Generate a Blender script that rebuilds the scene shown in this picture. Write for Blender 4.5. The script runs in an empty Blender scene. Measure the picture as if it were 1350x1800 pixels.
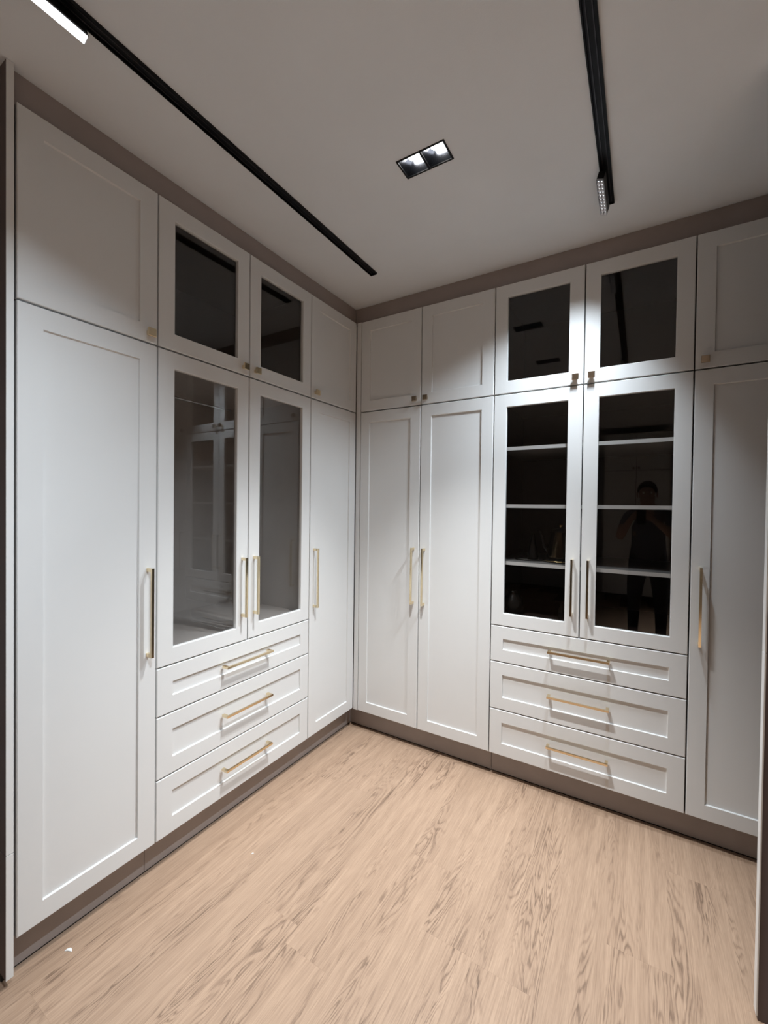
import bpy, bmesh, math, random
from mathutils import Matrix, Vector

random.seed(7)
scene = bpy.context.scene
C = scene.collection
PI = math.pi

# ------------------------------------------------------------------ camera
cam_d = bpy.data.cameras.new('camera')
cam_d.sensor_fit = 'HORIZONTAL'
cam_d.sensor_width = 36.0
cam_d.lens = 36.0 * 742.35 / 1350.0
cam_d.clip_start = 0.01
cam = bpy.data.objects.new('camera', cam_d)
C.objects.link(cam)
cam.matrix_world = Matrix(((0.85409269, -0.01755789, 0.51982438, 1.5627),
                           (0.51997302, 0.00499942, -0.85416805, -2.2117),
                           (0.01239857, 0.99983335, 0.0133996, 1.4348),
                           (0, 0, 0, 1)))
scene.camera = cam

# ------------------------------------------------------------------ world, exposure
w = bpy.data.worlds.new('world')
w.use_nodes = True
w.node_tree.nodes['Background'].inputs[0].default_value = (0.5, 0.5, 0.5, 1)
w.node_tree.nodes['Background'].inputs[1].default_value = 0.02
scene.world = w
scene.view_settings.view_transform = 'Standard'
scene.view_settings.look = 'None'
scene.view_settings.gamma = 1.0
scene.view_settings.use_curve_mapping = False
scene.view_settings.exposure = 0.14

# lamp strengths (the lamps themselves are built with their fixtures)
DOWN_W = 150.0
BACK_FILL_W = 360.0  # strength of the added fill lamp behind the camera
DOWN_COL = (0.935, 0.975, 1.0)
TRACK_L_W = 1.2
TRACK_N_W = 4.2
TRACK_R_W = 11.0
TRACK_COL = (0.80, 0.905, 1.0)

# ------------------------------------------------------------------ dimensions (m)
CEIL = 2.70
Z2 = 2.596          # top of the upper doors
Z1 = 2.0265         # split between lower and upper doors
KICK = 0.0585       # setback of the plinth
TRIM = 0.0314       # setback of the trim under the ceiling
DEPTH = 0.58

# ------------------------------------------------------------------ materials
MATS = {}
def newmat(name):
    m = bpy.data.materials.new(name)
    m.use_nodes = True
    nt = m.node_tree
    b = nt.nodes['Principled BSDF']
    MATS[name] = m
    return m, nt, b

def simple(name, col, rough=0.5, metal=0.0, noise=0.0, nscale=40.0, bump=0.0, bscale=300.0, emit=None, estr=0.0, spec=0.5):
    m, nt, b = newmat(name)
    b.inputs['Base Color'].default_value = (*col, 1)
    b.inputs['Roughness'].default_value = rough
    b.inputs['Metallic'].default_value = metal
    b.inputs['Specular IOR Level'].default_value = spec
    tc = nt.nodes.new('ShaderNodeTexCoord')
    if noise > 0:
        n = nt.nodes.new('ShaderNodeTexNoise'); n.inputs['Scale'].default_value = nscale
        n.inputs['Detail'].default_value = 4
        r = nt.nodes.new('ShaderNodeMapRange')
        r.inputs['From Min'].default_value = 0.3; r.inputs['From Max'].default_value = 0.7
        r.inputs['To Min'].default_value = 1 - noise; r.inputs['To Max'].default_value = 1 + noise
        mx = nt.nodes.new('ShaderNodeMix'); mx.data_type = 'RGBA'; mx.blend_type = 'MULTIPLY'
        mx.inputs[0].default_value = 1.0
        mx.inputs[6].default_value = (*col, 1)
        nt.links.new(tc.outputs['Object'], n.inputs['Vector'])
        nt.links.new(n.outputs['Fac'], r.inputs['Value'])
        nt.links.new(r.outputs['Result'], mx.inputs[7])
        nt.links.new(mx.outputs[2], b.inputs['Base Color'])
    if bump > 0:
        n = nt.nodes.new('ShaderNodeTexNoise'); n.inputs['Scale'].default_value = bscale
        n.inputs['Detail'].default_value = 3
        bp = nt.nodes.new('ShaderNodeBump'); bp.inputs['Strength'].default_value = bump
        bp.inputs['Distance'].default_value = 0.001
        nt.links.new(tc.outputs['Object'], n.inputs['Vector'])
        nt.links.new(n.outputs['Fac'], bp.inputs['Height'])
        nt.links.new(bp.outputs['Normal'], b.inputs['Normal'])
    if emit:
        b.inputs['Emission Color'].default_value = (*emit, 1)
        b.inputs['Emission Strength'].default_value = estr
    return m

simple('white_paint', (0.74, 0.74, 0.73), 0.38, noise=0.012, nscale=3, bump=0.05, bscale=500)
simple('white_edge', (0.78, 0.775, 0.76), 0.40, noise=0.01, nscale=4)
simple('taupe', (0.355, 0.298, 0.275), 0.45, noise=0.05, nscale=6)
simple('plinth_taupe', (0.345, 0.298, 0.278), 0.42, noise=0.06, nscale=8)
simple('wall_taupe', (0.135, 0.105, 0.105), 0.75, noise=0.05, nscale=5, bump=0.15, bscale=200)
simple('wall_back', (0.62, 0.60, 0.58), 0.85, noise=0.05, nscale=5)
simple('ceiling_paint', (0.80, 0.825, 0.85), 0.9, noise=0.015, nscale=4, bump=0.2, bscale=250)
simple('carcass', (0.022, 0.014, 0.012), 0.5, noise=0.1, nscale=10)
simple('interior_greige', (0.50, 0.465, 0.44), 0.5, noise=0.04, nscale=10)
simple('shelf_dark', (0.20, 0.19, 0.18), 0.45, noise=0.05, nscale=8)
simple('dark_bronze', (0.10, 0.075, 0.045), 0.16, metal=1.0, noise=0.05)
simple('shelf_white', (0.88, 0.88, 0.87), 0.4, noise=0.01, nscale=6)
simple('brass', (0.83, 0.70, 0.48), 0.13, metal=1.0, noise=0.03, nscale=60)
simple('bronze', (0.46, 0.36, 0.26), 0.22, metal=1.0, noise=0.04, nscale=60)
simple('black_metal', (0.004, 0.004, 0.005), 0.45, noise=0.1, nscale=30, spec=0.2)
simple('black_gap', (0.012, 0.010, 0.010), 0.8, noise=0.1, nscale=30)
simple('conductor', (0.05, 0.045, 0.05), 0.35, metal=0.6, noise=0.1, nscale=50)
simple('reflector', (0.50, 0.52, 0.56), 0.42, metal=1.0, noise=0.02, nscale=50)
simple('cup_metal', (0.15, 0.16, 0.18), 0.22, metal=1.0, noise=0.02, nscale=50)
simple('bulb', (0.9, 0.9, 0.9), 0.4, noise=0.01, emit=(1.0, 0.97, 0.94), estr=14.0)
simple('bulb_off', (0.55, 0.55, 0.55), 0.3, noise=0.02)
simple('led', (0.9, 0.9, 0.9), 0.4, noise=0.01, emit=(0.86, 0.92, 1.0), estr=4.0)
simple('led_dim', (0.8, 0.8, 0.8), 0.3, noise=0.01, emit=(0.85, 0.92, 1.0), estr=3.0)
simple('black_gloss', (0.012, 0.012, 0.012), 0.15, noise=0.05)
simple('dark_glass', (0.010, 0.009, 0.008), 0.25, noise=0.05, spec=0.3)
simple('gold', (0.75, 0.55, 0.25), 0.18, metal=1.0, noise=0.03)
simple('chip_white', (0.85, 0.85, 0.83), 0.6, noise=0.02)
simple('steel', (0.75, 0.75, 0.75), 0.25, metal=1.0, noise=0.02)
simple('skin', (0.42, 0.25, 0.18), 0.5, noise=0.05, nscale=20)
simple('shirt', (0.12, 0.12, 0.14), 0.85, noise=0.15, nscale=40)
simple('trousers', (0.012, 0.012, 0.016), 0.85, noise=0.15, nscale=40)
simple('hair', (0.012, 0.010, 0.009), 0.6, noise=0.2, nscale=80)

def glass_mat(name, tint, rough=0.0):
    m = bpy.data.materials.new(name); m.use_nodes = True
    nt = m.node_tree; nt.nodes.clear()
    out = nt.nodes.new('ShaderNodeOutputMaterial')
    mix = nt.nodes.new('ShaderNodeMixShader')
    tr = nt.nodes.new('ShaderNodeBsdfTransparent')
    gl = nt.nodes.new('ShaderNodeBsdfGlossy'); gl.inputs['Roughness'].default_value = rough
    fr = nt.nodes.new('ShaderNodeFresnel'); 
    geo = nt.nodes.new('ShaderNodeNewGeometry')
    ior = nt.nodes.new('ShaderNodeMapRange')      # same index seen from either face: a thin pane does not bend the ray
    ior.inputs['To Min'].default_value = 1.55; ior.inputs['To Max'].default_value = 1 / 1.55
    nt.links.new(geo.outputs['Backfacing'], ior.inputs['Value'])
    nt.links.new(ior.outputs['Result'], fr.inputs['IOR'])
    tc = nt.nodes.new('ShaderNodeTexCoord')
    n = nt.nodes.new('ShaderNodeTexNoise'); n.inputs['Scale'].default_value = 2.0
    r = nt.nodes.new('ShaderNodeMix'); r.data_type = 'RGBA'
    r.inputs[6].default_value = (*tint, 1); r.inputs[7].default_value = (*[c * 0.97 for c in tint], 1)
    nt.links.new(tc.outputs['Object'], n.inputs['Vector'])
    nt.links.new(n.outputs['Fac'], r.inputs[0])
    nt.links.new(r.outputs[2], tr.inputs['Color'])
    nt.links.new(fr.outputs[0], mix.inputs[0])
    nt.links.new(tr.outputs[0], mix.inputs[1])
    nt.links.new(gl.outputs[0], mix.inputs[2])
    nt.links.new(mix.outputs[0], out.inputs['Surface'])
    MATS[name] = m
    return m
glass_mat('smoked_glass', (0.87, 0.865, 0.86))
glass_mat('clear_glass', (0.92, 0.93, 0.93))

def wood_mat():
    m, nt, b = newmat('oak')
    N = nt.nodes.new; Lk = nt.links.new
    tc = N('ShaderNodeTexCoord'); oi = N('ShaderNodeObjectInfo')
    off = N('ShaderNodeVectorMath'); off.operation = 'SCALE'
    cmb = N('ShaderNodeCombineXYZ')
    cmb.inputs[0].default_value = 37.0; cmb.inputs[1].default_value = 91.0; cmb.inputs[2].default_value = 53.0
    Lk(cmb.outputs[0], off.inputs[0]); Lk(oi.outputs['Random'], off.inputs['Scale'])
    add = N('ShaderNodeVectorMath'); add.operation = 'ADD'
    Lk(tc.outputs['Object'], add.inputs[0]); Lk(off.outputs[0], add.inputs[1])
    def mapped(sx, sy, sz=1.0):
        mp = N('ShaderNodeMapping'); mp.inputs['Scale'].default_value = (sx, sy, sz)
        Lk(add.outputs[0], mp.inputs['Vector']); return mp
    def noise(vec, scale, detail=3, dist=0.0, rough=0.5):
        n = N('ShaderNodeTexNoise'); n.inputs['Scale'].default_value = scale
        n.inputs['Detail'].default_value = detail; n.inputs['Distortion'].default_value = dist
        n.inputs['Roughness'].default_value = rough
        Lk(vec, n.inputs['Vector']); return n
    def rng(val, a, b_, c, d):
        r = N('ShaderNodeMapRange'); r.inputs['From Min'].default_value = a; r.inputs['From Max'].default_value = b_
        r.inputs['To Min'].default_value = c; r.inputs['To Max'].default_value = d
        Lk(val, r.inputs['Value']); return r.outputs['Result']
    def math_(op, a, b_=None):
        n = N('ShaderNodeMath'); n.operation = op
        for i, v in enumerate((a, b_)):
            if v is None: continue
            if isinstance(v, (int, float)): n.inputs[i].default_value = v
            else: Lk(v, n.inputs[i])
        return n.outputs[0]
    # contours of a long smooth field: the cathedral figure
    f = noise(mapped(11.0, 1.2).outputs[0], 1.0, 3, 0.5, 0.45)
    wob = noise(mapped(80.0, 12.0).outputs[0], 1.0, 3, 0.0, 0.6)
    fld = math_('ADD', math_('MULTIPLY', f.outputs['Fac'], 150.0), math_('MULTIPLY', wob.outputs['Fac'], 7.0))
    ring = math_('POWER', rng(math_('SINE', fld), -1, 1, 0, 1), 2.6)
    msk = noise(mapped(12.0, 1.3).outputs[0], 1.0, 3, 0.6)
    ring = math_('MULTIPLY', ring, rng(msk.outputs['Fac'], 0.47, 0.64, 0.05, 1.0))
    # fine pores
    fine = noise(mapped(400.0, 10.0).outputs[0], 1.0, 3, 0.0, 0.6)
    pores = rng(fine.outputs['Fac'], 0.35, 0.7, 0.0, 1.0)
    streak = noise(mapped(40.0, 1.0).outputs[0], 1.0, 3, 0.2)
    stv = rng(streak.outputs['Fac'], 0.3, 0.7, 0.0, 1.0)
    # knots
    vor = N('ShaderNodeTexVoronoi'); vor.inputs['Scale'].default_value = 1.0
    Lk(mapped(9.0, 3.0).outputs[0], vor.inputs['Vector'])
    kn = rng(vor.outputs['Distance'], 0.02, 0.09, 1.0, 0.0)
    tot = math_('ADD', math_('MULTIPLY', ring, 0.55), math_('MULTIPLY', pores, 0.40))
    tot = math_('ADD', tot, math_('MULTIPLY', stv, 0.22))
    tot = math_('ADD', tot, math_('MULTIPLY', kn, 0.35))
    ramp = N('ShaderNodeValToRGB')
    e = ramp.color_ramp.elements
    e[0].position = 0.0; e[0].color = (0.490, 0.338, 0.235, 1)
    e[1].position = 1.0; e[1].color = (0.165, 0.104, 0.070, 1)
    k = e.new(0.42); k.color = (0.365, 0.243, 0.166, 1)
    Lk(tot, ramp.inputs[0])
    tone = N('ShaderNodeHueSaturation')
    Lk(rng(oi.outputs['Random'], 0, 1, 0.97, 1.02), tone.inputs['Value'])
    Lk(ramp.outputs[0], tone.inputs['Color'])
    Lk(tone.outputs[0], b.inputs['Base Color'])
    b.inputs['Roughness'].default_value = 0.42
    b.inputs['Specular IOR Level'].default_value = 0.4
    bp = N('ShaderNodeBump'); bp.inputs['Strength'].default_value = 0.12; bp.inputs['Distance'].default_value = 0.001
    Lk(pores, bp.inputs['Height']); Lk(bp.outputs['Normal'], b.inputs['Normal'])
wood_mat()

# ------------------------------------------------------------------ mesh helpers
def obj(name, bm, mat, parent=None, loc=None, smooth=False):
    me = bpy.data.meshes.new(name)
    bmesh.ops.recalc_face_normals(bm, faces=bm.faces[:])
    if smooth:
        for f in bm.faces: f.smooth = True
    bm.to_mesh(me); bm.free()
    if mat: me.materials.append(MATS[mat])
    o = bpy.data.objects.new(name, me)
    C.objects.link(o)
    if parent: o.parent = parent
    if loc: o.location = loc
    return o

def empty(name, loc=(0, 0, 0), rz=0.0):
    o = bpy.data.objects.new(name, None)
    o.empty_display_size = 0.1
    C.objects.link(o); o.location = loc; o.rotation_euler = (0, 0, rz)
    return o

def tag(o, label, cat, group=None):
    o['label'] = label; o['category'] = cat
    if group: o['group'] = group
    return o

def struct(o, label=None, cat=None):
    o['kind'] = 'structure'
    if label: o['label'] = label
    if cat: o['category'] = cat
    return o

def box(bm, x0, x1, y0, y1, z0, z1, bevel=0.0):
    vs = [bm.verts.new((x, y, z)) for x in (x0, x1) for y in (y0, y1) for z in (z0, z1)]
    fs = []
    for q in ((0, 1, 3, 2), (4, 6, 7, 5), (0, 4, 5, 1), (2, 3, 7, 6), (0, 2, 6, 4), (1, 5, 7, 3)):
        fs.append(bm.faces.new([vs[i] for i in q]))
    if bevel > 0:
        es = list({e for f in fs for e in f.edges})
        bmesh.ops.bevel(bm, geom=es, offset=bevel, segments=1, affect='EDGES', clamp_overlap=True)
    return bm

def lathe(bm, prof, seg=24, cx=0, cy=0, cz=0):
    rings = []
    for r, z in prof:
        if r < 1e-5:
            rings.append([bm.verts.new((cx, cy, cz + z))])
        else:
            rings.append([bm.verts.new((cx + r * math.cos(2 * PI * i / seg), cy + r * math.sin(2 * PI * i / seg), cz + z)) for i in range(seg)])
    for a, b in zip(rings, rings[1:]):
        for i in range(seg):
            j = (i + 1) % seg
            if len(a) == 1 and len(b) == 1: continue
            if len(a) == 1: bm.faces.new((a[0], b[j], b[i]))
            elif len(b) == 1: bm.faces.new((a[i], a[j], b[0]))
            else: bm.faces.new((a[i], a[j], b[j], b[i]))
    return bm

def tube(bm, pts, r, seg=8):
    pts = [Vector(p) for p in pts]
    rings = []
    for i, p in enumerate(pts):
        d = (pts[min(i + 1, len(pts) - 1)] - pts[max(i - 1, 0)]).normalized()
        up = Vector((0, 0, 1)) if abs(d.z) < 0.9 else Vector((1, 0, 0))
        a = d.cross(up).normalized(); b = d.cross(a).normalized()
        rr = r[i] if isinstance(r, (list, tuple)) else r
        rings.append([bm.verts.new(p + a * rr * math.cos(2 * PI * k / seg) + b * rr * math.sin(2 * PI * k / seg)) for k in range(seg)])
    for a, b in zip(rings, rings[1:]):
        for k in range(seg):
            bm.faces.new((a[k], a[(k + 1) % seg], b[(k + 1) % seg], b[k]))
    bm.faces.new(rings[0]); bm.faces.new(rings[-1])
    return bm

def rings_mesh(x0, x1, z0, z1, prof, close_front):
    """a panel made of nested rectangles; prof = (inset, y); the last ring is filled, or joined back to the first"""
    bm = bmesh.new()
    R = []
    for d, y in prof:
        R.append([bm.verts.new(p) for p in ((x0 + d, y, z0 + d), (x1 - d, y, z0 + d), (x1 - d, y, z1 - d), (x0 + d, y, z1 - d))])
    for a, b in zip(R, R[1:]):
        for i in range(4):
            j = (i + 1) % 4
            bm.faces.new((a[i], a[j], b[j], b[i]))
    if close_front:
        bm.faces.new(R[-1]); bm.faces.new(R[0][::-1])
    else:
        a, b = R[-1], R[0]
        for i in range(4):
            j = (i + 1) % 4
            bm.faces.new((a[i], a[j], b[j], b[i]))
    return bm

# ------------------------------------------------------------------ setting: shell of the room
X0, X1, Y0, Y1 = -0.62, 3.6, -6.0, 0.62

bm = bmesh.new(); box(bm, X0, X1, Y0, Y1, -0.06, -0.004)
floor = struct(obj('floor', bm, 'black_gap'), 'light oak plank floor', 'floor')
PW, PL = 0.18, 1.22
def plank_mesh():
    bm = bmesh.new()
    g = 0.00003
    box(bm, -PW / 2 + g, PW / 2 - g, -PL / 2 + g, PL / 2 - g, -0.004, 0.0, bevel=0.00012)
    me = bpy.data.meshes.new('plank'); bmesh.ops.recalc_face_normals(bm, faces=bm.faces[:])
    bm.to_mesh(me); bm.free(); me.materials.append(MATS['oak'])
    return me
pm = plank_mesh()
rp = random.Random(3)
starts = {}
for k in range(-7, 15):
    xc = 0.77 + PW * (k + 0.5)
    if xc - PW / 2 < X0 - 0.01 or xc + PW / 2 > X1: continue
    s = rp.uniform(0, PL)
    if k == 0: s = -0.663
    if k == 1: s = -0.925
    # joints at s + n*PL
    n0 = math.floor((Y0 - s) / PL) + 1
    y = s + n0 * PL
    while y + PL < Y1 + PL * 0.9:
        o = bpy.data.objects.new('plank', pm); C.objects.link(o)
        o.parent = floor; o.location = (xc, y + PL / 2, 0)
        o.hide_render = False
        y += PL

# ceiling with two rectangular openings for the recessed lights
FIX = [(0.866, -0.812), (0.858, -1.60), (2.75, -3.3)]  # the last one is an added fill lamp, out of view
FW, FD = 0.190, 0.094
xs = sorted({X0, X1} | {f[0] - FW / 2 + 0.004 for f in FIX} | {f[0] + FW / 2 - 0.004 for f in FIX})
ys = sorted({Y0, Y1} | {f[1] - FD / 2 + 0.004 for f in FIX} | {f[1] + FD / 2 - 0.004 for f in FIX})
bm = bmesh.new()
def in_hole(x, y):
    return any(abs(x - f[0]) < FW / 2 - 0.004 and abs(y - f[1]) < FD / 2 - 0.004 for f in FIX)
for i in range(len(xs) - 1):
    for j in range(len(ys) - 1):
        if in_hole((xs[i] + xs[i + 1]) / 2, (ys[j] + ys[j + 1]) / 2): continue
        bm.faces.new([bm.verts.new((x, y, CEIL)) for x, y in ((xs[i], ys[j]), (xs[i], ys[j + 1]), (xs[i + 1], ys[j + 1]), (xs[i + 1], ys[j]))])
bmesh.ops.remove_doubles(bm, verts=bm.verts[:], dist=1e-5)
g = bmesh.ops.extrude_face_region(bm, geom=bm.faces[:])
for v in [e for e in g['geom'] if isinstance(e, bmesh.types.BMVert)]: v.co.z += 0.02
struct(obj('ceiling', bm, 'ceiling_paint'), 'smooth off-white ceiling', 'ceiling')

def wall(name, a, m, label):
    bm = bmesh.new(); box(bm, *a)
    return struct(obj(name, bm, m), label, 'wall')
wall('wall_left', (X0 - 0.1, X0, Y0, Y1, 0, CEIL), 'wall_back', 'painted wall behind the left run of cabinets')
wall('wall_back', (X0, X1, Y1, Y1 + 0.1, 0, CEIL), 'wall_back', 'painted wall behind the right run of cabinets')
wall('wall_front', (X0, X1, Y0 - 0.1, Y0, 0, CEIL), 'wall_back', 'painted wall behind the camera')
wall('wall_far_right', (X1, X1 + 0.1, Y0, Y1, 0, CEIL), 'wall_back', 'painted wall far to the right')

# short return wall at the right edge of the picture, with a white edge board
o = wall('wall_right', (1.868, X1, -0.655, -0.61, 0.0, CEIL), 'wall_taupe', 'dark taupe return wall at the right edge')
bm = bmesh.new(); box(bm, 1.864, 1.868, -0.657, -0.628, 0.012, 1.0385, 0.0006); obj('edge_board', bm, 'white_edge', o)
bm = bmesh.new(); box(bm, 1.864, 1.868, -0.657, -0.628, 1.0400, CEIL, 0.0006); obj('edge_board', bm, 'white_edge', o)

# ------------------------------------------------------------------ trims and plinths
LR = PI / 2   # left run: local x = world y, local y = -world x
def strip(name, x0, x1, y0, y1, z0, z1, mat, rz, parent=None, bevel=0.0008):
    bm = bmesh.new(); box(bm, x0, x1, y0, y1, z0, z1, bevel)
    o = obj(name, bm, mat, parent)
    if not parent: o.rotation_euler = (0, 0, rz)
    return o
struct(strip('trim_1', -1.718, TRIM, TRIM, TRIM + 0.02, Z2 + 0.002, CEIL, 'taupe', LR), 'taupe filler board above the left cabinets', 'trim')
struct(strip('trim_2', -TRIM, 2.19, TRIM, TRIM + 0.02, Z2 + 0.002, CEIL, 'taupe', 0), 'taupe filler board above the right cabinets', 'trim')

b1 = struct(empty('baseboard_left', (0, 0, 0), LR), 'taupe plinth under the left cabinets', 'plinth')
for a, b in ((-1.7185, -1.304), (-1.3025, KICK)):
    strip('plinth_board', a, b, KICK, KICK + 0.016, 0.006, 0.132, 'plinth_taupe', 0, b1)
strip('gap_shade_strip', -1.7185, KICK, KICK + 0.003, KICK + 0.013, 0.0, 0.006, 'black_gap', 0, b1, 0)  # solid black strip stands in for shade in the open gap
b2 = struct(empty('baseboard_right', (0, 0, 0), 0), 'taupe plinth under the right cabinets', 'plinth')
for a, b in ((-KICK + 0.001, 0.887), (0.8895, 2.19)):
    strip('plinth_board', a, b, KICK, KICK + 0.016, 0.006, 0.129, 'plinth_taupe', 0, b2)
strip('gap_shade_strip', -KICK + 0.001, 2.19, KICK + 0.003, KICK + 0.013, 0.0, 0.006, 'black_gap', 0, b2, 0)  # black strip again in place of the shade below this plinth

# ------------------------------------------------------------------ cabinets
ST = 0.0645    # width of stiles and rails
GAP = 0.0026

def handle_bm(L, vertical):
    """square U-shaped pull, along +z (vertical) or +x, centred, standing out to -y"""
    D, W, T, G = 0.036, 0.0095, 0.0085, 0.013
    h = L / 2
    poly = [(-h, 0), (-h, -D), (h, -D), (h, 0), (h - G, 0), (h - G, -D + T), (-h + G, -D + T), (-h + G, 0)]
    bm = bmesh.new()
    def P(a, y, s): return (s, y, a) if vertical else (a, y, s)
    A = [bm.verts.new(P(a, y, -W / 2)) for a, y in poly]
    B = [bm.verts.new(P(a, y, W / 2)) for a, y in poly]
    n = len(poly)
    for i in range(n):
        bm.faces.new((A[i], A[(i + 1) % n], B[(i + 1) % n], B[i]))
    for V in (A, B):
        bm.faces.new((V[0], V[1], V[6], V[7])); bm.faces.new((V[1], V[2], V[5], V[6])); bm.faces.new((V[2], V[3], V[4], V[5]))
    return bm

def knob_bm():
    bm = bmesh.new()
    box(bm, -0.0145, 0.0145, -0.026, -0.017, -0.0145, 0.0145, 0.0008)
    # tapering stem
    R = []
    for s, y in ((0.0105, -0.0172), (0.0075, -0.008), (0.0075, 0.0)):
        R.append([bm.verts.new(p) for p in ((-s, y, -s), (s, y, -s), (s, y, s), (-s, y, s))])
    for a, b in zip(R, R[1:]):
        for i in range(4): bm.faces.new((a[i], a[(i + 1) % 4], b[(i + 1) % 4], b[i]))
    return bm

def door(root, x0, x1, z0, z1, glass=False, fit=None, side=None, length=0.33, zc=1.03, ox=0.0, oz=0.0, mat='brass', name='door'):
    """x0..x1, z0..z1 in run coordinates; ox, oz = the root's place in the run"""
    a, b, c, d = x0 + GAP - ox, x1 - GAP - ox, z0 + GAP - oz, z1 - GAP - oz
    be = 0.0022
    if glass:
        prof = [(0, 0.02), (0, be), (be, 0), (ST - 0.0015, 0), (ST, 0.0015), (ST, 0.02)]
        o = obj(name, rings_mesh(a, b, c, d, prof, False), 'white_paint', root)
        bm = bmesh.new(); s = ST - 0.003
        box(bm, a + s, b - s, 0.0125, 0.0165, c + s, d - s)
        obj('glass_pane', bm, 'smoked_glass', o)
    else:
        prof = [(0, 0.02), (0, be), (be, 0), (ST - 0.0005, 0), (ST + 0.0012, 0.0068), (ST + 0.0022, 0.0074)]
        o = obj(name, rings_mesh(a, b, c, d, prof, True), 'white_paint', root)
    xs_ = None
    if side == 'r': xs_ = b - ST / 2
    if side == 'l': xs_ = a + ST / 2
    if fit == 'pull':
        obj('handle', handle_bm(length, True), mat, o, (xs_, 0, zc - oz))
    elif fit == 'knob':
        obj('knob', knob_bm(), mat, o, (xs_, 0, c + ST / 2))
    elif fit == 'drawer':
        obj('handle', handle_bm(0.27, False), 'brass', o, ((a + b) / 2, 0, (c + d) / 2 + 0.010))
    return o

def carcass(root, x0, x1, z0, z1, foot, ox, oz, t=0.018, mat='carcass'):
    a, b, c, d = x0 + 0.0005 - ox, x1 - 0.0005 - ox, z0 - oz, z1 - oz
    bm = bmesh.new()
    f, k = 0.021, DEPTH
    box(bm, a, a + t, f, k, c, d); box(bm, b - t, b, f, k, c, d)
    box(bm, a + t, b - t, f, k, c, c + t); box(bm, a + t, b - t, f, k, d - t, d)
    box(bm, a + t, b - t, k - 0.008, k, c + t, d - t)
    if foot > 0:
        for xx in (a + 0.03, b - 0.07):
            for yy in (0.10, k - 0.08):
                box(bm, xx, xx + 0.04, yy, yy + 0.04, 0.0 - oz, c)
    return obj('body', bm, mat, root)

def cabinet(name, rz, x0, x1, z0, z1, label, foot=False, loc0=None):
    """an empty at the base of the unit, on the floor or on the unit below"""
    oz = 0.0 if foot else z0
    p = Vector((x0, 0, oz)); p.rotate(Matrix.Rotation(rz, 3, 'Z'))
    if loc0: p += Vector(loc0)
    r = empty(name, p, rz)
    tag(r, label, 'cabinet')
    return r, x0, oz

# ---- left run (run x = world y)
L = dict(a=-1.7165, b=-1.2935, c=-0.8585, d=-0.4305, e=-0.0005, zb=0.1335, d0=0.8035, d1=0.6145, d2=0.371)
R = dict(a=0.0345, b=0.459, c=0.8888, d=1.319, e=1.7455, f=2.176, zb=0.1285, d0=0.8145, d1=0.6235, d2=0.372)

def tall(run, rz, x0, x1, zb, doors, label, label_up, kmat='brass'):
    r, ox, oz = cabinet('tall_cabinet', rz, x0, x1, zb, Z1, label, True)
    carcass(r, x0, x1, zb + 0.001, Z1 - 0.0005, 1, ox, oz)
    for a, b, s in doors:
        door(r, a, b, zb, Z1, False, 'pull', s, 0.33, 1.030, ox, oz)
    u, ox, oz = cabinet('top_cabinet', rz, x0, x1, Z1, Z2, label_up)
    carcass(u, x0, x1, Z1 + 0.0005, Z2, 0, ox, oz)
    for a, b, s in doors:
        door(u, a, b, Z1 + 0.001, Z2, False, 'knob', s, ox=ox, oz=oz, mat=kmat)
    return r, u

def display(run, rz, x0, xm, x1, zb, d0, d1, d2, label, label_up, shelves, bottom, kmat='brass', bmat='shelf_white', cmat='carcass'):
    r, ox, oz = cabinet('display_cabinet', rz, x0, x1, zb, Z1, label, True)
    carcass(r, x0, x1, zb + 0.001, Z1 - 0.0005, 1, ox, oz, mat=cmat)
    door(r, x0, xm, d0, Z1, True, 'pull', 'r', 0.272, 1.056, ox, oz)
    door(r, xm, x1, d0, Z1, True, 'pull', 'l', 0.272, 1.056, ox, oz)
    for lo, hi in ((d1, d0), (d2, d1), (zb, d2)):
        door(r, x0, x1, lo, hi, False, 'drawer', None, ox=ox, oz=oz, name='drawer')
    for zt in shelves:
        bm = bmesh.new(); box(bm, x0 + 0.019 - ox, x1 - 0.019 - ox, 0.032, DEPTH - 0.01, zt - 0.018 - oz, zt - oz, 0.0008)
        sh = obj('shelf', bm, 'shelf_dark', r)
        bm = bmesh.new(); box(bm, x0 + 0.019 - ox, x1 - 0.019 - ox, 0.0308, 0.0322, zt - 0.018 - oz, zt - oz)
        obj('edge_band', bm, 'shelf_white', sh)
    bm = bmesh.new(); box(bm, x0 + 0.019 - ox, x1 - 0.019 - ox, 0.03, DEPTH - 0.01, bottom - 0.018 - oz, bottom - oz, 0.0008)
    obj('bottom_board', bm, bmat, r)
    u, ox, oz = cabinet('top_display_cabinet', rz, x0, x1, Z1, Z2, label_up)
    carcass(u, x0, x1, Z1 + 0.0005, Z2, 0, ox, oz)
    door(u, x0, xm, Z1 + 0.001, Z2, True, 'knob', 'r', ox=ox, oz=oz, mat=kmat)
    door(u, xm, x1, Z1 + 0.001, Z2, True, 'knob', 'l', ox=ox, oz=oz, mat=kmat)
    return r, u

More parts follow.
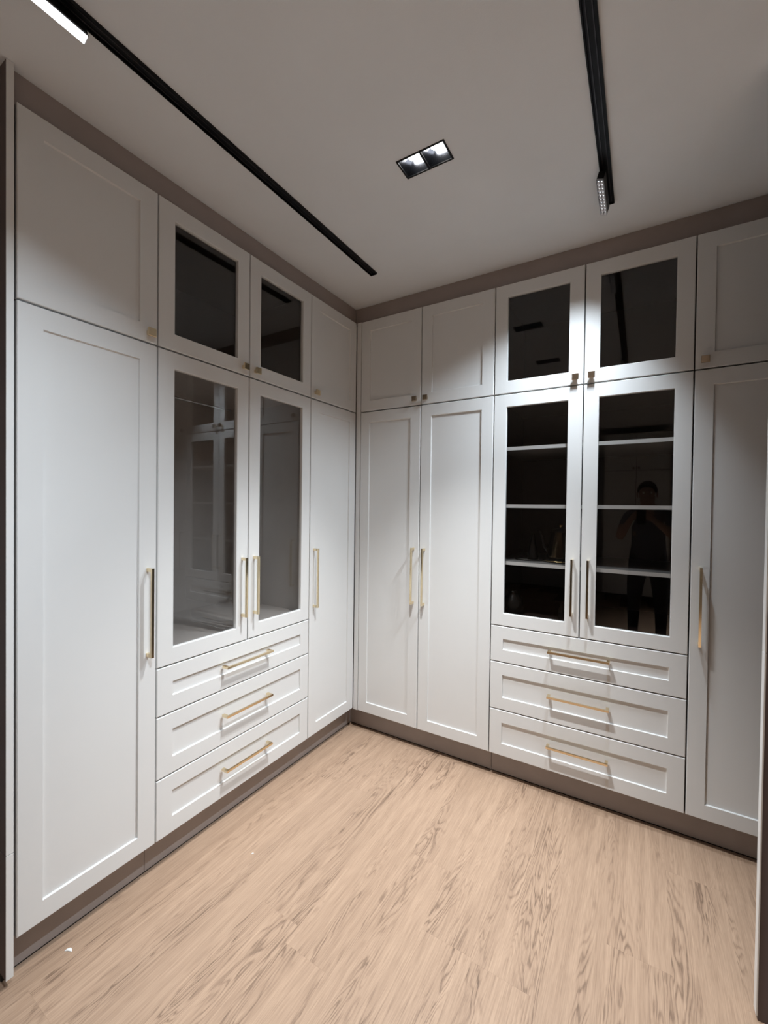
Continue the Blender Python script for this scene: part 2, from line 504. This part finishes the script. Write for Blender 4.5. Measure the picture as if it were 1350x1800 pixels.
tall(L, LR, L['a'], L['b'], L['zb'], [(L['a'], L['b'], 'r')],
     'tall white single-door cabinet at the far left, next to the end panel',
     'white single-door top cabinet at the far left, in the ceiling corner')
dl, ul = display(L, LR, L['b'], L['c'], L['d'], L['zb'], L['d0'], L['d1'], L['d2'],
     'white cabinet with two smoked-glass doors over three drawers on the left wall',
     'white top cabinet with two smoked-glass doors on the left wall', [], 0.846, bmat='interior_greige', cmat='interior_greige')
tall(L, LR, L['d'], L['e'], L['zb'], [(L['d'], L['e'], 'l')],
     'tall white single-door cabinet of the left wall, in the room corner',
     'white single-door top cabinet of the left wall, in the room corner')
tall(R, 0, R['a'], R['c'], R['zb'], [(R['a'], R['b'], 'r'), (R['b'], R['c'], 'l')],
     'tall white cabinet with two solid panelled doors beside the corner',
     'white top cabinet with two solid panelled doors beside the corner', 'bronze')
dr, ur = display(R, 0, R['c'], R['d'], R['e'], R['zb'], R['d0'], R['d1'], R['d2'],
     'white cabinet with shelves behind two smoked-glass doors and three drawers, right wall',
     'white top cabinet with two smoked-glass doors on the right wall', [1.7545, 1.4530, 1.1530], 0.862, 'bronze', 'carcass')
tall(R, 0, R['e'], R['f'], R['zb'], [(R['e'], R['f'], 'l')],
     'tall white single-door cabinet at the right edge, partly cut off',
     'white single-door top cabinet at the right edge, partly cut off', 'bronze')

# thin rail behind the first left glass door
bm = bmesh.new(); tube(bm, [(0.07, 0.05, 1.862), (0.37, 0.05, 1.862)], 0.003, 8)
obj('hanging_rail', bm, 'steel', dl)

# corner filler between the runs
bm = bmesh.new(); box(bm, 0.0012, 0.0334, 0.0012, 0.02, 0.1285, Z2, 0.0008)
tag(obj('corner_filler', bm, 'white_paint'), 'narrow white upright strip filling the corner between both cabinet runs', 'filler strip')

# end panel at the left edge
ep = empty('end_panel', (-0.004, -1.7285, 0), LR)
tag(ep, 'full-height end panel with pale edge at the left edge of the picture', 'panel')
for z0, z1 in ((0.026, 0.3965), (0.3980, CEIL - 0.001)):
    bm = bmesh.new(); box(bm, -0.009, 0.009, 0.0022, 0.61, z0, z1, 0.0005); b = obj('board', bm, 'wall_taupe', ep)
    bm = bmesh.new(); box(bm, -0.009, 0.009, 0.0, 0.0021, z0, z1, 0.0004); obj('edge_band', bm, 'white_edge', b)
bm = bmesh.new(); box(bm, -0.0085, 0.0085, 0.04, 0.60, 0.0, 0.026); obj('foot', bm, 'black_gap', ep)

# ------------------------------------------------------------------ recessed double downlights
def spot(name, loc, power, size, blend, radius, col, parent=None):
    d = bpy.data.lights.new(name, 'SPOT'); d.energy = power; d.spot_size = size; d.spot_blend = blend
    d.shadow_soft_size = radius; d.color = col
    o = bpy.data.objects.new(name, d); C.objects.link(o); o.location = loc
    if parent: o.parent = parent
    return o

def downlight(x, y, label, lit=True, power=DOWN_W):
    r = empty('downlight', (x, y, CEIL)); tag(r, label, 'ceiling light')
    hw, hd = FW / 2, FD / 2
    # black rim with a bar between the two openings
    bm = bmesh.new()
    t = 0.0065
    box(bm, -hw, hw, -hd, -hd + t, -0.003, 0.004, 0.0006); box(bm, -hw, hw, hd - t, hd, -0.003, 0.004, 0.0006)
    box(bm, -hw, -hw + t, -hd + t, hd - t, -0.003, 0.004); box(bm, hw - t, hw, -hd + t, hd - t, -0.003, 0.004)
    box(bm, -0.004, 0.004, -hd + t, hd - t, -0.003, 0.004)
    obj('frame', bm, 'black_metal', r)
    for s in (-1, 1):
        cx = s * (hw - t + 0.004) / 2
        ow = (hw - t - 0.004) / 2; od = hd - t
        bm = bmesh.new()
        prof = [(ow, od, 0.0), (0.024, 0.024, 0.052)]
        A = [[bm.verts.new(p) for p in ((-a, -b, z), (a, -b, z), (a, b, z), (-a, b, z))] for a, b, z in prof]
        for i in range(4):
            bm.faces.new((A[0][i], A[0][(i + 1) % 4], A[1][(i + 1) % 4], A[1][i]))
        bm.faces.new(A[1])
        ref = obj('reflector', bm, 'cup_metal', r, (cx, 0, 0))
        bm = bmesh.new(); lathe(bm, [(0.0, 0.0300), (0.016, 0.0305), (0.0225, 0.0335), (0.0235, 0.0510)], 24)
        obj('bulb', bm, 'bulb' if lit else 'bulb_off', ref, smooth=True)
        if lit:
            spot('downlight_beam', (0, 0, 0.024), power, math.radians(78), 1.0, 0.021, DOWN_COL, ref)
    bm = bmesh.new(); box(bm, -hw + 0.005, hw - 0.005, -hd + 0.005, hd - 0.005, 0.056, 0.075); obj('housing', bm, 'black_metal', r)
    return r
downlight(*FIX[0], 'lit square double downlight recessed in the ceiling between the tracks')
downlight(*FIX[1], 'second square double downlight, seen reflected in the right top glass door', False)
downlight(*FIX[2], 'added unseen double downlight behind the camera, fill for the room', power=BACK_FILL_W)  # added out of view to raise the ambient light of the room

# ------------------------------------------------------------------ black ceiling tracks with clip-in lamps
def track(x, y0, y1, label):
    r = empty('ceiling_track', (x, 0, CEIL)); tag(r, label, 'track')
    W = 0.039
    bm = bmesh.new()
    box(bm, -W / 2, W / 2, y0, y1, -0.002, -0.0005)
    box(bm, -W / 2, -W / 2 + 0.004, y0, y1, -0.010, -0.002); box(bm, W / 2 - 0.004, W / 2, y0, y1, -0.010, -0.002)
    obj('rail', bm, 'black_metal', r)
    for s in (-1, 1):
        bm = bmesh.new(); box(bm, s * 0.008 - 0.0012, s * 0.008 + 0.0012, y0 + 0.01, y1 - 0.01, -0.005, -0.002)
        obj('conductor', bm, 'conductor', r)
    bm = bmesh.new(); box(bm, -W / 2, W / 2, y1, y1 + 0.003, -0.010, -0.0005, 0.0004); obj('end_cap', bm, 'black_metal', r)
    return r
track(0.300, -3.2, -0.275, 'long black ceiling track running above the left cabinets')
track(1.428, -3.2, -0.235, 'black ceiling track on the right, ending near the right cabinets')

def track_lamp(x, y0, y1, zc, tilt, label, power, n, led, spread):
    """bar lamp with two rows of small reflector cells; tilt about its long axis"""
    L_ = y1 - y0
    r = empty('track_lamp', (x, (y0 + y1) / 2, zc)); r.rotation_euler = (0, tilt, 0); tag(r, label, 'track light')
    W, H = 0.024, 0.026
    h = L_ / 2
    bm = bmesh.new()
    box(bm, -W / 2, W / 2, -h, h, 0.0, H, 0.0008)
    obj('housing', bm, 'black_metal', r)
    # hinge bracket into the rail
    bm = bmesh.new(); box(bm, -0.004, 0.004, -h + 0.03, h - 0.03, H, H + 0.012); obj('bracket', bm, 'black_metal', r)
    # grid of cells: square dishes
    bm = bmesh.new()
    cw = (W - 0.002) / 2; cl = (L_ - 0.004) / n
    dots = bmesh.new()
    for i in range(2):
        for k in range(n):
            cx = -W / 2 + 0.001 + cw * (i + 0.5); cy = -h + 0.002 + cl * (k + 0.5)
            a, b = cw / 2 - 0.0004, cl / 2 - 0.0004
            top = [bm.verts.new(p) for p in ((cx - a, cy - b, -0.007), (cx + a, cy - b, -0.007), (cx + a, cy + b, -0.007), (cx - a, cy + b, -0.007))]
            s = 0.0022
            inn = [bm.verts.new(p) for p in ((cx - s, cy - s, -0.001), (cx + s, cy - s, -0.001), (cx + s, cy + s, -0.001), (cx - s, cy + s, -0.001))]
            for q in range(4): bm.faces.new((top[q], top[(q + 1) % 4], inn[(q + 1) % 4], inn[q]))
            lathe(dots, [(0.0, -0.0014), (0.0021, -0.0012), (0.0021, -0.0006)], 8, cx, cy)
    for a in ((-W / 2, -W / 2 + 0.001, -h, h), (W / 2 - 0.001, W / 2, -h, h), (-W / 2, W / 2, -h, -h + 0.002), (-W / 2, W / 2, h - 0.002, h), (-0.0004, 0.0004, -h, h)):
        box(bm, *a, -0.0074, 0.0)
    obj('cell_grid', bm, 'reflector', r)
    d_ = obj('diode', dots, led, r); d_['kind'] = 'stuff'
    if led == 'led':      # the glaring lamp has a lit lens over its cells
        bm = bmesh.new(); box(bm, -W / 2 + 0.001, W / 2 - 0.001, -h + 0.002, h - 0.002, -0.0082, -0.0076); obj('lens', bm, led, r)
    d = bpy.data.lights.new('track_beam', 'AREA'); d.shape = 'RECTANGLE'; d.size = W * 0.8; d.size_y = L_ * 0.95
    d.energy = power; d.spread = math.radians(spread); d.color = TRACK_COL
    o = bpy.data.objects.new('track_beam', d); C.objects.link(o); o.parent = r; o.location = (0, 0, -0.009)
    return r
track_lamp(0.297, -1.90, -1.665, 2.652, math.radians(-22), 'glaring bar lamp clipped to the left track, top left corner', TRACK_L_W, 10, 'led', 70)
track_lamp(1.412, -0.462, -0.250, 2.652, math.radians(17), 'small black bar lamp with bead grid at the right track end', TRACK_R_W, 10, 'led_dim', 98)
track_lamp(1.412, -1.95, -1.72, 2.652, math.radians(42), 'bar lamp on the right track overhead, aimed at the far left cabinet', TRACK_N_W, 10, 'led_dim', 64)

# ------------------------------------------------------------------ things in the right display cabinet
def kettle(x, y, z):
    r = empty('electric_kettle', (x, y, z)); tag(r, 'dark kettle with a golden side on the shelf behind the right glass door', 'kettle')
    bm = bmesh.new(); lathe(bm, [(0, 0), (0.082, 0.0), (0.086, 0.006), (0.084, 0.016), (0.0, 0.018)], 32)
    base = obj('power_base', bm, 'black_gloss', r, smooth=False)
    bm = bmesh.new(); lathe(bm, [(0.0862, 0.0065), (0.0875, 0.0085), (0.0862, 0.0105)], 32); obj('rim', bm, 'gold', base)
    bm = bmesh.new(); lathe(bm, [(0, 0.020), (0.068, 0.020), (0.070, 0.028), (0.058, 0.10), (0.046, 0.155), (0.044, 0.160), (0, 0.160)], 32)
    obj('vessel', bm, 'dark_bronze', r, smooth=True)
    bm = bmesh.new(); lathe(bm, [(0.045, 0.160), (0.042, 0.172), (0.02, 0.178), (0.0, 0.179)], 32)
    lid = obj('lid', bm, 'black_gloss', r, smooth=True)
    bm = bmesh.new(); lathe(bm, [(0.006, 0.178), (0.009, 0.186), (0.009, 0.194), (0.0, 0.197)], 16); obj('lid_knob', bm, 'gold', lid, smooth=True)
    bm = bmesh.new(); tube(bm, [(-0.058, 0, 0.05), (-0.082, 0, 0.075), (-0.092, 0, 0.12), (-0.105, 0, 0.155), (-0.122, 0, 0.160)], [0.010, 0.008, 0.007, 0.006, 0.006], 10)
    obj('spout', bm, 'black_gloss', r, smooth=True)
    bm = bmesh.new(); tube(bm, [(0.044, 0, 0.150), (0.075, 0, 0.160), (0.098, 0, 0.148), (0.100, 0, 0.10), (0.092, 0, 0.06)], 0.008, 10)
    obj('handle', bm, 'black_gloss', r, smooth=True)
    pts = [(-0.08, -0.02, 0.005), (-0.12, -0.05, 0.004), (-0.17, -0.065, 0.004), (-0.215, -0.05, 0.004), (-0.235, -0.01, 0.004), (-0.22, 0.05, 0.004), (-0.16, 0.09, 0.004)]
    bm = bmesh.new(); tube(bm, pts, 0.0032, 8); obj('cord', bm, 'black_gloss', r, smooth=True)
    bm = bmesh.new(); box(bm, -0.175, -0.150, 0.078, 0.102, 0.0, 0.022, 0.003); obj('plug', bm, 'black_gloss', r)
kettle(1.205, 0.17, 1.1532)

bm = bmesh.new(); lathe(bm, [(0, 0), (0.028, 0), (0.030, 0.01), (0.026, 0.05), (0.014, 0.10), (0.010, 0.135), (0.012, 0.14), (0.0, 0.146)], 24)
tag(obj('slim_bottle', bm, 'dark_glass', None, (1.055, 0.21, 1.1532), True), 'slim dark tapering bottle left of the kettle on the shelf', 'bottle')
bm = bmesh.new(); lathe(bm, [(0, 0), (0.035, 0.0), (0.052, 0.02), (0.057, 0.05), (0.05, 0.08), (0.03, 0.10), (0.026, 0.115), (0.030, 0.12), (0, 0.12)], 28)
tag(obj('round_jar', bm, 'dark_glass', None, (0.972, 0.13, 0.8622), True), 'round dark jar on the bottom board behind the right glass door', 'jar')
def glassware(x, y, h, rr, label):
    bm = bmesh.new(); lathe(bm, [(0, 0.002), (rr, 0), (rr, h * 0.6), (rr * 0.4, h * 0.78), (rr * 0.4, h), (rr * 0.3, h), (rr * 0.3, h * 0.78), (rr * 0.85, h * 0.58), (rr * 0.85, 0.006), (0, 0.006)], 20)
    tag(obj('glass_bottle', bm, 'clear_glass', None, (x, y, 0.8622), True), label, 'bottle')
glassware(1.020, 0.125, 0.085, 0.012, 'small clear bottle beside the round dark jar')
glassware(1.215, 0.14, 0.075, 0.014, 'small clear bottle below the kettle, at the glass door edge')

# ------------------------------------------------------------------ white chips on the floor
def chip(x, y, s, rz, label):
    bm = bmesh.new()
    top = []; bot = []
    n = 7
    for i in range(n):
        t = i / (n - 1); a = (t - 0.5) * 2.2
        wv = s * 0.22 * math.sin(PI * (0.12 + 0.76 * t))
        px, py = s * math.sin(a) * 0.6, s * 0.35 * (math.cos(a) - 0.5)
        zz = 0.0012 + 0.0015 * math.sin(PI * t)
        top.append((bm.verts.new((px, py - wv, zz)), bm.verts.new((px, py + wv, zz))))
        bot.append((bm.verts.new((px, py - wv, 0.0002)), bm.verts.new((px, py + wv, 0.0002))))
    for i in range(n - 1):
        bm.faces.new((top[i][0], top[i + 1][0], top[i + 1][1], top[i][1]))
        bm.faces.new((bot[i][0], bot[i][1], bot[i + 1][1], bot[i + 1][0]))
        bm.faces.new((top[i][0], bot[i][0], bot[i + 1][0], top[i + 1][0]))
        bm.faces.new((top[i][1], top[i + 1][1], bot[i + 1][1], bot[i][1]))
    bm.faces.new((top[0][0], top[0][1], bot[0][1], bot[0][0])); bm.faces.new((top[-1][0], bot[-1][0], bot[-1][1], top[-1][1]))
    o = obj('debris_chip', bm, 'chip_white', None, (x, y, 0.0))
    o.rotation_euler = (0, 0, rz)
    tag(o, label, 'debris')
chip(0.023, -1.59, 0.021, 0.5, 'white curled chip on the floor near the left end panel')
chip(0.224, -1.017, 0.009, 1.0, 'tiny white crumb on the floor before the lowest left drawer')

# ------------------------------------------------------------------ cabinets opposite, behind the camera (seen only as reflections)
def opposite(x_right, label, label_up):
    """two-door tall cabinet facing +y at y = -5.2; x_right = its right end seen from behind it"""
    for nm, z0, z1, lb, foot in (('tall_cabinet', 0.13, Z1, label, True), ('top_cabinet', Z1, Z2, label_up, False)):
        oz = 0.0 if foot else z0
        r = empty(nm, (x_right, -5.2, oz), PI); tag(r, lb, 'cabinet')
        carcass(r, 0, 0.86, z0 + 0.001, z1 - 0.0005, 1 if foot else 0, 0, oz)
        for a, b, sd in ((0, 0.43, 'r'), (0.43, 0.86, 'l')):
            door(r, a, b, z0 + (0 if foot else 0.001), z1, False, 'pull' if foot else 'knob', sd, 0.33, 1.03, 0, oz)
opposite(1.92, 'tall two-door cabinet on the opposite side, reflected faintly in the right glass', 'two-door top cabinet on the opposite side, above the reflected tall cabinet')

# ------------------------------------------------------------------ the person taking the picture (seen only as a faint reflection)
def person():
    r = empty('person', (1.63, -2.66, 0)); tag(r, 'person in dark shirt holding up a phone, reflected in the right glass door', 'person')
    V = []; E = []; RAD = []; PART = []
    def v(p, rad, parent=None, part='shirt'):
        V.append((p[0] - 1.63, p[1] + 2.66, p[2])); RAD.append(rad if isinstance(rad, tuple) else (rad, rad)); PART.append(part)
        if parent is not None: E.append((parent, len(V) - 1))
        return len(V) - 1
    pel = v((1.63, -2.67, 0.93), (0.155, 0.105), None, 'trousers')
    sp = v((1.63, -2.67, 1.10), (0.145, 0.100), pel)
    ch = v((1.627, -2.665, 1.28), (0.165, 0.110), sp)
    nb = v((1.622, -2.635, 1.415), (0.085, 0.075), ch)
    nk = v((1.617, -2.595, 1.475), 0.052, nb, 'skin')
    hb = v((1.613, -2.550, 1.530), (0.066, 0.078), nk, 'skin')
    hc = v((1.611, -2.545, 1.605), (0.076, 0.092), hb, 'skin')
    v((1.611, -2.550, 1.665), (0.060, 0.072), hc, 'skin')
    jaw = v((1.612, -2.485, 1.525), 0.036, hb, 'skin')
    nose = v((1.611, -2.440, 1.572), 0.013, hc, 'skin')
    for sx in (-1, 1):
        sh = v((1.627 + sx * 0.165, -2.645, 1.385), 0.062, nb)
        if sx < 0: el, wr, pa = (1.385, -2.50, 1.165), (1.480, -2.305, 1.345), (1.508, -2.262, 1.385)
        else: el, wr, pa = (1.850, -2.47, 1.175), (1.672, -2.290, 1.340), (1.622, -2.258, 1.380)
        md = tuple((a + b) / 2 for a, b in zip((1.627 + sx * 0.175, -2.63, 1.37), el))
        m = v(md, 0.050, sh); e = v(el, 0.041, m, 'skin')
        f1 = v(tuple(a * 0.65 + b * 0.35 for a, b in zip(el, wr)), 0.039, e, 'skin')
        w_ = v(wr, 0.026, f1, 'skin'); p_ = v(pa, (0.030, 0.018), w_, 'skin')
        for k in range(4):      # fingers closing around the back of the phone
            L1 = (0.030, 0.034, 0.031, 0.025)[k]
            z = pa[2] + 0.030 - k * 0.019
            a = v((pa[0] - sx * 0.012, pa[1] + 0.012, z), 0.0085, p_, 'skin')
            b = v((pa[0] - sx * (0.012 + L1 * 0.5), pa[1] + 0.016, z + 0.003), 0.008, a, 'skin')
            v((pa[0] - sx * (0.012 + L1), pa[1] + 0.010, z + 0.004), 0.007, b, 'skin')
        t1 = v((pa[0] - sx * 0.005, pa[1] - 0.012, pa[2] + 0.020), 0.010, p_, 'skin')
        v((pa[0] - sx * 0.024, pa[1] - 0.010, pa[2] + 0.040), 0.008, t1, 'skin')
        hp = v((1.63 + sx * 0.095, -2.67, 0.87), 0.095, pel, 'trousers')
        kn = v((1.63 + sx * 0.115, -2.65, 0.49), 0.060, hp, 'trousers')
        an = v((1.63 + sx * 0.120, -2.68, 0.10), 0.042, kn, 'trousers')
        hl = v((1.63 + sx * 0.120, -2.69, 0.042), 0.038, an, 'shoe')
        v((1.63 + sx * 0.140, -2.54, 0.034), 0.032, hl, 'shoe')
    me = bpy.data.meshes.new('skeleton'); me.from_pydata(V, E, [])
    tmp = bpy.data.objects.new('skeleton', me); C.objects.link(tmp)
    sk = tmp.modifiers.new('skin', 'SKIN'); sk.use_smooth_shade = True
    lay = me.skin_vertices[0] if len(me.skin_vertices) else None
    if lay is None:
        bm = bmesh.new(); bm.from_mesh(me); bm.verts.layers.skin.verify(); bm.to_mesh(me); bm.free()
        lay = me.skin_vertices[0]
    for i, rd in enumerate(RAD):
        lay.data[i].radius = rd; lay.data[i].use_root = (i == 0)
    ss = tmp.modifiers.new('sub', 'SUBSURF'); ss.levels = 2; ss.render_levels = 2
    dg = bpy.context.evaluated_depsgraph_get(); dg.update()
    ev = tmp.evaluated_get(dg)
    bme = bpy.data.meshes.new_from_object(ev)
    bpy.data.objects.remove(tmp)
    mats = ['shirt', 'trousers', 'skin', 'shoe']
    for m in mats: bme.materials.append(MATS['black_gloss' if m == 'shoe' else m])
    segs = [(Vector(V[a]), Vector(V[b]), PART[b]) for a, b in E]
    for p in bme.polygons:
        c = p.center; best = None
        for a, b, pt in segs:
            d = b - a; t = max(0, min(1, (c - a).dot(d) / max(d.length_squared, 1e-9)))
            q = (c - (a + d * t)).length
            if best is None or q < best[0]: best = (q, pt)
        p.material_index = mats.index(best[1]); p.use_smooth = True
    # rest the shoes on the floor
    zmin = min(vv.co.z for vv in bme.vertices)
    o = bpy.data.objects.new('body', bme); C.objects.link(o); o.parent = r; o.location = (0, 0, -zmin)
    bm = bmesh.new()      # short dark hair: a cap over the skull
    bmesh.ops.create_uvsphere(bm, u_segments=24, v_segments=16, radius=1.0)
    kill = [vv for vv in bm.verts if vv.co.z < -0.35 or (vv.co.y > 0.35 and vv.co.z < 0.42)]
    bmesh.ops.delete(bm, geom=kill, context='VERTS')
    for vv in bm.verts: vv.co = Vector((vv.co.x * 0.084, vv.co.y * 0.101, vv.co.z * 0.095))
    obj('hair', bm, 'hair', r, (1.611 - 1.63, -2.552 + 2.66, 1.622 - zmin), True)
    for sx in (-1, 1):
        bm = bmesh.new(); bmesh.ops.create_uvsphere(bm, u_segments=10, v_segments=8, radius=0.011)
        obj('eye', bm, 'chip_white', r, (1.611 + sx * 0.030 - 1.63, -2.462 + 2.66, 1.600 - zmin), True)
        bm = bmesh.new(); bmesh.ops.create_uvsphere(bm, u_segments=10, v_segments=8, radius=1.0)
        for vv in bm.verts: vv.co = Vector((vv.co.x * 0.008, vv.co.y * 0.018, vv.co.z * 0.030))
        obj('ear', bm, 'skin', r, (1.611 + sx * 0.082 - 1.63, -2.548 + 2.66, 1.585 - zmin), True)
    ph = empty('phone', (1.5655, -2.240, 1.375)); tag(ph, 'dark phone held up in both hands of the reflected person', 'phone')
    bm = bmesh.new(); box(bm, -0.036, 0.036, -0.004, 0.004, -0.075, 0.075, 0.003); obj('case', bm, 'black_gloss', ph)
    bm = bmesh.new(); box(bm, -0.033, 0.033, -0.0046, -0.004, -0.071, 0.071); obj('screen', bm, 'dark_glass', ph)
person()
